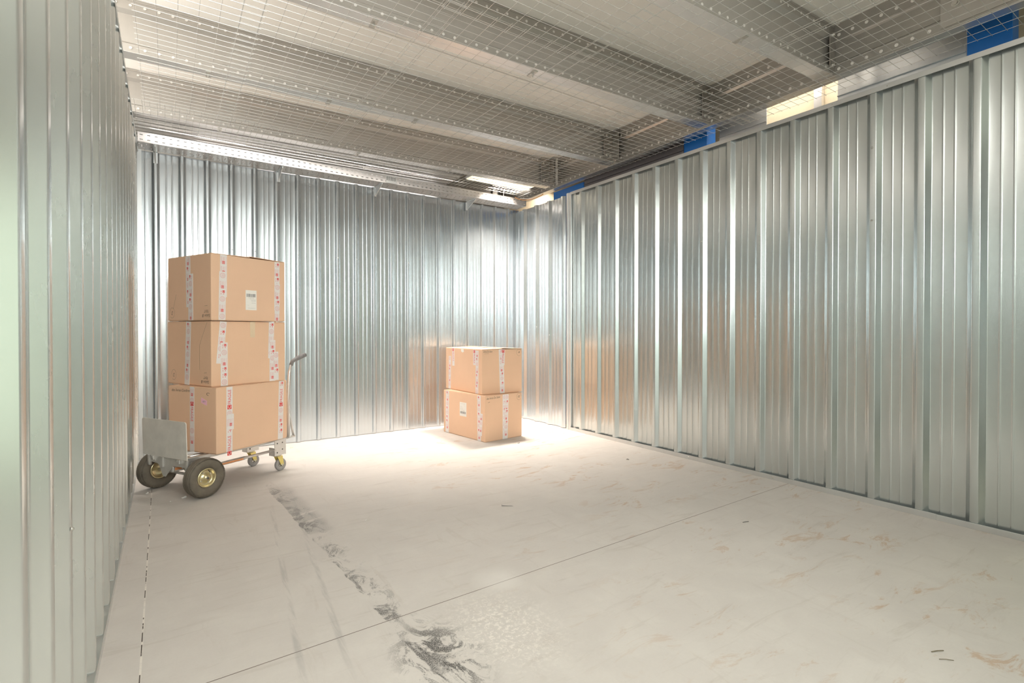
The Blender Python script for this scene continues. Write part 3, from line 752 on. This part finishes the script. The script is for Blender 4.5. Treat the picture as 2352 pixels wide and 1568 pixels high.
g.add(lo+hi, [(4,5,6,7),(0,1,5,4),(1,2,6,5),(2,3,7,6),(3,0,4,7)]); o = g.build('tape', M['clear'], bx2); o['label'] = 'piece of clear tape'
pen(bx2, L2, [('o', (.500, .070), .034), ('t', 'D', (.50, .068), -.02, .028, math.pi), ('t', 'Salon B', (.078, .034), -.10, .022, math.pi), ('t', 'TEXT', (.070, .064), -.06, .018, math.pi), ('l', [(.09, .098), (.055, .101)]), ('l', [(.048, .466), (.10, .38), (.145, .30), (.148, .12)])])
bx3, R3, L3 = make_box('cardboard_box', (.267, 4.201), 25.7, .589, .581, 1.224, .480, M['card2'], 'cardboard box with white shipping label, topmost of the three on the hand truck', 'stack of three boxes', 'open')
tape(bx3, R3, (.091, .476), (.088, .17), .050, 'g', 1, 1, .0); tape(bx3, R3, (.084, .354), (.077, .004), .050, 'oghog', 2, 1, .0)
tape(bx3, R3, (.521, .472), (.517, .088), .044, 'hghogh', 1); tape(bx3, R3, (.524, .30), (.518, .006), .042, 'oghog', 2)
tape(bx3, L3, (.298, .476), (.290, .10), .062, 'ghgohg', 1); tape(bx3, L3, (.262, .345), (.262, .004), .062, 'hoghog', 2)
ship_label(bx3, R3, (.301, .158))
pen(bx3, L3, [('o', (.520, .062), .034), ('t', 'D', (.52, .060), -.02, .028, math.pi), ('l', [(.505, .09), (.46, .20)]), ('t', 'Salon B', (.062, .034), -.10, .022, math.pi), ('t', 'TEXT', (.060, .066), -.06, .018, math.pi), ('l', [(.08, .105), (.045, .107)])])
# --- stack of two by the back wall
bx4, R4, L4 = make_box('cardboard_box', (2.715, 4.503), 6.8, .508, .769, .0, .478, M['card'], 'cardboard box on the floor in the back corner, lower of the two, with white label', 'stack of two boxes')
tape(bx4, R4, (.262, .474), (.262, .002), .056, 'ohghog', 1); tape(bx4, R4, (.292, .474), (.284, .17), .050, 'ohgho', 2); tape(bx4, R4, (.285, .317), (.276, .003), .052, 'hghogh', 3)
tape(bx4, L4, (.690, .474), (.698, .004), .064, 'hgohoh', 1); tape(bx4, L4, (.104, .474), (.100, .002), .058, 'hgohgo', 1); tape(bx4, L4, (.062, .29), (.078, .06), .046, 'gogh', 2)
ship_label(bx4, L4, (.389, .298), .125, .150, True)
pen(bx4, R4, [('t', 'des livres Du Salon', (.110, .452), .18, .022, R_(2)), ('t', '-', (.05, .41), .03, .003, R_(12)), ('o', (.464, .437), .032), ('t', '02', (.464, .437), .03, .022, 0)])
bx5, R5, L5 = make_box('cardboard_box', (2.73, 4.591), 1.5, .520, .789, .480, .476, M['card'], 'cardboard box on top of another in the back corner, upper of the two', 'stack of two boxes', 'open')
tape(bx5, R5, (.240, .472), (.258, .002), .060, 'hgogho', 1); tape(bx5, R5, (.268, .470), (.262, .300), .046, 'F', 2, -1, .022)
tape(bx5, L5, (.690, .380), (.700, .004), .052, 'oghog', 1); tape(bx5, L5, (.612, .474), (.606, .273), .050, 'F', 2, -1, .022)
tape(bx5, L5, (.094, .460), (.100, .004), .056, 'ghogh', 1); tape(bx5, L5, (.150, .470), (.148, .305), .050, 'F', 2, -1, .022)
pen(bx5, R5, [('t', 'Livres Du Salon', (.074, .451), .112, .020, 0), ('l', [(.03, .428), (.085, .430)]), ('o', (.478, .434), .032), ('t', 'a', (.478, .436), .022, .018, 0)])
g = G(); g.add([L5.P(x, z, .0006) for x, z in ((.44,.47),(.38,.468),(.37,.44),(.40,.43),(.43,.44))], [(0,1,2,3,4)]); o = g.build('torn_patch', M['paper'], bx5); o['label'] = 'torn pale patch of paper'

# ------------------------------------------------------------------ hand truck
ht = empty('hand_truck', (.082, 4.340, 0), R_(31))
tagk(ht, 'aluminium convertible hand truck laid flat under the stack of three boxes', 'hand truck')
RW = .136
def pneu(y, side):
    wh = G()
    # tyre: torus-like with flatter tread
    prof = []
    for k in range(20):
        t = 2*math.pi*k/20; r = .096 + .040*math.cos(t)*(1 if math.cos(t) > 0 else .9); a = .0385*math.copysign(abs(math.sin(t))**.8, math.sin(t)); prof.append((min(r, RW-.0015), a))
    wh.lathe(prof, (0, y, RW), (0,1,0), 56, closed=True)
    tyre = wh.build('tyre', M['tyre'], ht, smooth=True)
    # tread ribs and lugs
    g = G()
    for a in (-.021, -.007, .007, .021):
        rr = RW - .0022 - abs(a)*.10; g.lathe([(rr-.001, a-.0045), (rr+.0020, a-.003), (rr+.0020, a+.003), (rr-.001, a+.0045)], (0, y, RW), (0,1,0), 56)
    for s in (-1, 1):
        for k in range(100):
            an = 2*math.pi*k/100; Mx = Matrix.Translation((0, y, RW)) @ Matrix.Rotation(an, 4, 'Y') @ Matrix.Translation((RW-.0098, s*.029, 0)) @ Matrix.Rotation(R_(-s*38), 4, 'Z')
            g.box((-.004, -.007, -.0015), (.0012, .007, .0015), M=Mx)
    g.build('tread', M['tyre'], tyre)
    # rim
    g = G(); s = side
    g.lathe([(.066, s*.026), (.062, s*.030), (.058, s*.026), (.053, s*.012), (.046, s*.006), (.030, s*.009), (.024, s*.018), (.020, s*.020), (.018, s*.034), (.0, s*.034)], (0, y, RW), (0,1,0), 36)
    g.lathe([(.066, -s*.026), (.062, -s*.030), (.056, -s*.022), (.048, -s*.008), (.020, -s*.010), (.0, -s*.010)], (0, y, RW), (0,1,0), 36)
    rim = g.build('rim', M['zinc'], tyre, smooth=True); rim['label'] = 'yellow zinc-plated rim'
    for k in range(4):
        an = 2*math.pi*k/4 + .5; c = (.038*math.cos(an), y + s*.0075, RW + .038*math.sin(an))
        g = G(); g.lathe([(0, .007), (.005, .007), (.0055, 0)], c, (0,s,0), 6); g.build('rim_bolt', M['bolt'], tyre)
    g = G(); g.lathe([(0, .008), (.004, .008), (.009, .006), (.010, .0), (.012, 0)], (0, y+s*.030, RW), (0,s,0), 14); g.build('hub', M['nail'], tyre)
    g = G(); g.tube([(0.02, y+s*.012, RW+.047), (.012, y+s*.040, RW+.040)], .0035, 8); g.build('valve', M['nail'], tyre)
pneu(-.262, -1); pneu(.262, 1)
ht_parts = []
g = G(); g.tube([(0, -.25, RW), (0, .25, RW)], .0095, 12); g.build('axle', M['alu'], ht, smooth=True)
# axle brackets: triangular plates beneath the plate
for y in (-.135, .135):
    g = G(); t = .003
    for dy in (0,):
        vs = [(x, y+q, z) for q in (-t, t) for x, z in ((-.115, .262), (.13, .262), (.015, RW-.014), (-.012, RW-.014))]
        g.add(vs, [(0,1,2,3), (7,6,5,4), (0,4,5,1), (1,5,6,2), (2,6,7,3), (3,7,4,0)])
    g.build('axle_bracket', M['alu'], ht, bevel=.001)
# cross plate seen under the nose plate
g = G()
vs = [(-.09+q, a, z) for q in (-.002, .002) for a, z in ((-.20, .268), (.19, .268), (.19, .222), (.10, .215), (.045, RW-.005), (.02, RW-.005), (-.06, .215), (-.20, .215))]
g.add(vs, [tuple(range(7, -1, -1)), tuple(range(8, 16))] + [(i, (i+1) % 8, 8+(i+1) % 8, 8+i) for i in range(8)])
g.build('cross_plate', M['alu'], ht)
# nose plate (upright, rounded corners)
g = G(); rr = .018; oy0, oy1, oz0, oz1 = -.256, .232, .276, .536; pts = [(oy0, oz0), (oy1, oz0)]
for cx, cz, a0 in ((oy1-rr, oz1-rr, 0), (oy0+rr, oz1-rr, 90)):
    for k in range(5): an = R_(a0 + k*22.5); pts.append((cx + rr*math.cos(an), cz + rr*math.sin(an)))
N = len(pts); xo = lambda z: -.118 - (.006 if z > .5 else 0)
g.add([(xo(z), y, z) for y, z in pts] + [(xo(z)+.006, y, z) for y, z in pts], [tuple(range(N-1, -1, -1)), tuple(range(N, 2*N))] + [(i, (i+1) % N, N+(i+1) % N, N+i) for i in range(N)])
g.box((-.1189, oy0+.003, .399), (-.1179, oy1-.003, .4012))
npl = g.build('nose_plate', M['plate'], ht, bevel=.0012); npl['label'] = 'scuffed grey upright aluminium plate'
# side rails of the deck, cross bars
for y in (-.145, .145):
    g = G(); g.box((-.11, y-.014, .240), (.80, y+.014, .268)); g.build('deck_rail', M['alu'], ht, bevel=.004)
for x in (-.02, .22, .46, .69):
    g = G(); g.box((x-.022, -.131, .244), (x+.022, .131, .266)); g.build('cross_bar', M['alu'], ht, bevel=.003)
g = G(); g.tube([(-.04, 0, .238), (.7, 0, .238)], .011, 10); g.build('centre_tube', M['alu'], ht, smooth=True)
# lower telescopic tubes with orange sleeve
for y in (-.195, .175):
    g = G(); g.tube([(.02, y, .182), (.64, y, .184)], .0105, 12); lt = g.build('support_tube', M['alu'], ht, smooth=True)
    g = G(); g.tube([(.03, y, .1815), (.36, y, .1832)], .0135, 14); g.build('sleeve', M['alu'], lt, smooth=True)
    g = G(); g.box((.06, y-.0145, .176), (.34, y-.0132, .188)); st = g.build('sticker', M['orange'], lt); st['label'] = 'orange warning sticker'
# front links
for y in (-.215, .05, .20):
    g = G(); g.box((-.10, y-.012, .196), (-.085, y+.012, .268)); g.build('link', M['alu'], ht, bevel=.002)
g = G(); g.box((-.085, -.05, .165), (.06, -.02, .205)); lk = g.build('latch', M['alu'], ht, bevel=.006)
g = G(); g.box((-.07, -.0512, .178), (-.02, -.0501, .196)); g.build('sticker', M['orange'], lk)
# caster brackets and casters
for y in (-.17, .15):
    g = G(); g.box((.625, y-.035, .135), (.735, y-.031, .262)); g.box((.625, y-.035, .135), (.735, y+.03, .139)); g.box((.625, y-.035, .135), (.629, y+.03, .20))
    cb = g.build('caster_bracket', M['alu'], ht, bevel=.001)
    for bx_, bz in ((.65, .235), (.70, .235), (.70, .18), (.65, .16)):
        g = G(); g.lathe([(0,.004),(.005,.003),(.006,0)], (bx_, y-.035, bz), (0,-1,0), 8); g.build('rivet', M['nail'], cb)
    cx = .685
    g = G(); g.lathe([(.0, .012), (.028, .012), (.030, .008), (.030, .0), (.024, -.004), (0, -.004)], (cx, y, .123), (0,0,1), 20)
    cs = g.build('caster', M['zinc'], ht, smooth=True)
    for s in (-1, 1):
        g = G(); t = .0018; pts = [(cx-.022, .124), (cx+.028, .124), (cx+.040, .05), (cx+.026, .038), (cx+.012, .050)]
        vs = [(x, y+s*.021+q, z) for q in (-t, t) for x, z in pts]; g.add(vs, [(4,3,2,1,0), (5,6,7,8,9)] + [(i, (i+1) % 5, 5+(i+1) % 5, 5+i) for i in range(5)])
        g.build('fork', M['yellow'], cs)
    g = G(); prof = [(.018, -.012), (.034, -.012), (.047, -.013), (.050, -.008), (.050, .008), (.047, .013), (.034, .012), (.018, .012)]
    g.lathe(prof, (cx+.024, y, .050), (0,1,0), 28, closed=True); g.build('wheel', M['castw'], cs, smooth=True)
    g = G(); g.lathe([(0, -.024), (.008, -.024), (.008, .024), (0, .024)], (cx+.024, y, .050), (0,1,0), 10); g.build('caster_bolt', M['bolt'], cs)
# handle frame behind the boxes
for y in (-.185, .165):
    path = [(.778, y, .262), (.778, y, .60), (.79, y, .80), (.81, y, .868)]
    g = G(); g.tube(path, .0125, 12); up = g.build('upright', M['alu'], ht, smooth=True)
    g = G(); g.tube([(.808, y, .862), (.822, y, .892), (.848, y, .906), (.89, y, .920), (.962, y, .944)], .016, 14)
    for k in range(7):
        c = Vector((.868, y, .913)) + (Vector((.962, y, .944)) - Vector((.868, y, .913)))*k/6.5; g.lathe([(.0155, -.004), (.019, -.002), (.019, .002), (.0155, .004)], c, (.93, 0, .372), 14)
    gp = g.build('grip', M['grip'], up, smooth=True); gp['label'] = 'ribbed grey rubber grip'
    g = G(); g.tube([(.782, y, .53), (.80, y, .40), (.832, y, .262)], .009, 10); g.build('brace', M['alu'], ht, smooth=True)
    g = G(); g.tube([(.778, y, .262), (.842, y, .262)], .010, 10); g.build('foot_bar', M['alu'], ht, smooth=True)
g = G(); g.tube([(.778, -.185, .45), (.778, .165, .45)], .009, 10); g.build('cross_tube', M['alu'], ht, smooth=True)
g = G(); g.tube([(.778, -.185, .262), (.778, .165, .262)], .010, 10); g.build('cross_tube', M['alu'], ht, smooth=True)

# ------------------------------------------------------------------ small litter on the floor
def litter(name, pts, r, mat, label, cat, n=6):
    g = G(); g.tube(pts, r, n); return tagk(g.build(name, M[mat], smooth=False), label, cat)
g = G(); g.tube([(1.822, 2.806, .0035), (1.872, 2.770, .0022)], [.0022, .0014], 8); g.lathe([(0, -.001), (.0055, -.001), (.0055, .001), (0, .001)], (1.820, 2.807, .0055), (.81, -.58, 0), 10)
g.tube([(1.872, 2.770, .0022), (1.882, 2.763, .0015)], [.0014, .0002], 8)
tagk(g.build('nail', M['nail']), 'dark steel nail lying alone on the open floor in the middle', 'nail')
litter('twig', [(2.262, .664, .003), (2.285, .654, .004), (2.306, .643, .003)], .0018, 'twig', 'straight dark twig on the floor near the lower right corner', 'twig')
litter('twig', [(2.235, .635, .002), (2.250, .620, .004), (2.268, .604, .002)], .0012, 'twig', 'thin crooked twig just below the straight one, lower right floor', 'twig')
litter('screw', [(3.395, 3.195, .003), (3.402, 3.190, .008), (3.412, 3.180, .003)], .0028, 'nail', 'small dark screw on the floor near the right wall base', 'screw')
litter('splinter', [(2.86, 1.755, .002), (2.90, 1.742, .003)], .002, 'nail', 'dark splinter on the floor below the right wall, right of the joint', 'splinter')
litter('splinter', [(2.97, 4.28, .002), (3.00, 4.29, .003)], .002, 'twig', 'tiny splinter in front of the two-box stack', 'splinter')
def chip(x, y, a, s, label):
    root_g = G(); Mx = Matrix.Translation((x, y, .005*s)) @ Matrix.Rotation(a, 4, 'Z')
    root_g.box((-.014*s, -.006*s, -.004*s), (.014*s, .006*s, .001*s), M=Mx); root_g.box((-.004*s, -.009*s, -.002*s), (.012*s, -.002*s, .007*s), M=Mx @ Matrix.Rotation(.5, 4, 'Z'))
    tagk(root_g.build('plastic_clip', M['chip'], bevel=.0006), label, 'plastic clip')
chip(.098, 4.172-.0, .4, 1.0, 'small white plastic clip on the floor in front of the near wheel')
chip(-.115, 4.611-.18, 1.2, .8, 'small white plastic clip on the floor beside the left wall and far wheel')
chip(.02, 4.13, 2.2, .35, 'tiny white plastic chip on the floor left of the near wheel')
chip(1.0, 3.06, .3, .35, 'tiny pale chip on the open floor right of the scuff trail')
g = G(); g.add([(1.0, 5.36, .001), (1.03, 5.36, .001), (1.035, 5.38, .003), (1.005, 5.385, .001)], [(0,1,2,3)]); g.add([(1.0, 5.36, .0005), (1.03, 5.36, .0005), (1.035, 5.38, .0005), (1.005, 5.385, .0005)], [(3,2,1,0)])
tagk(g.build('paper_scrap', M['clear']), 'small tan scrap on the floor against the back wall', 'scrap')
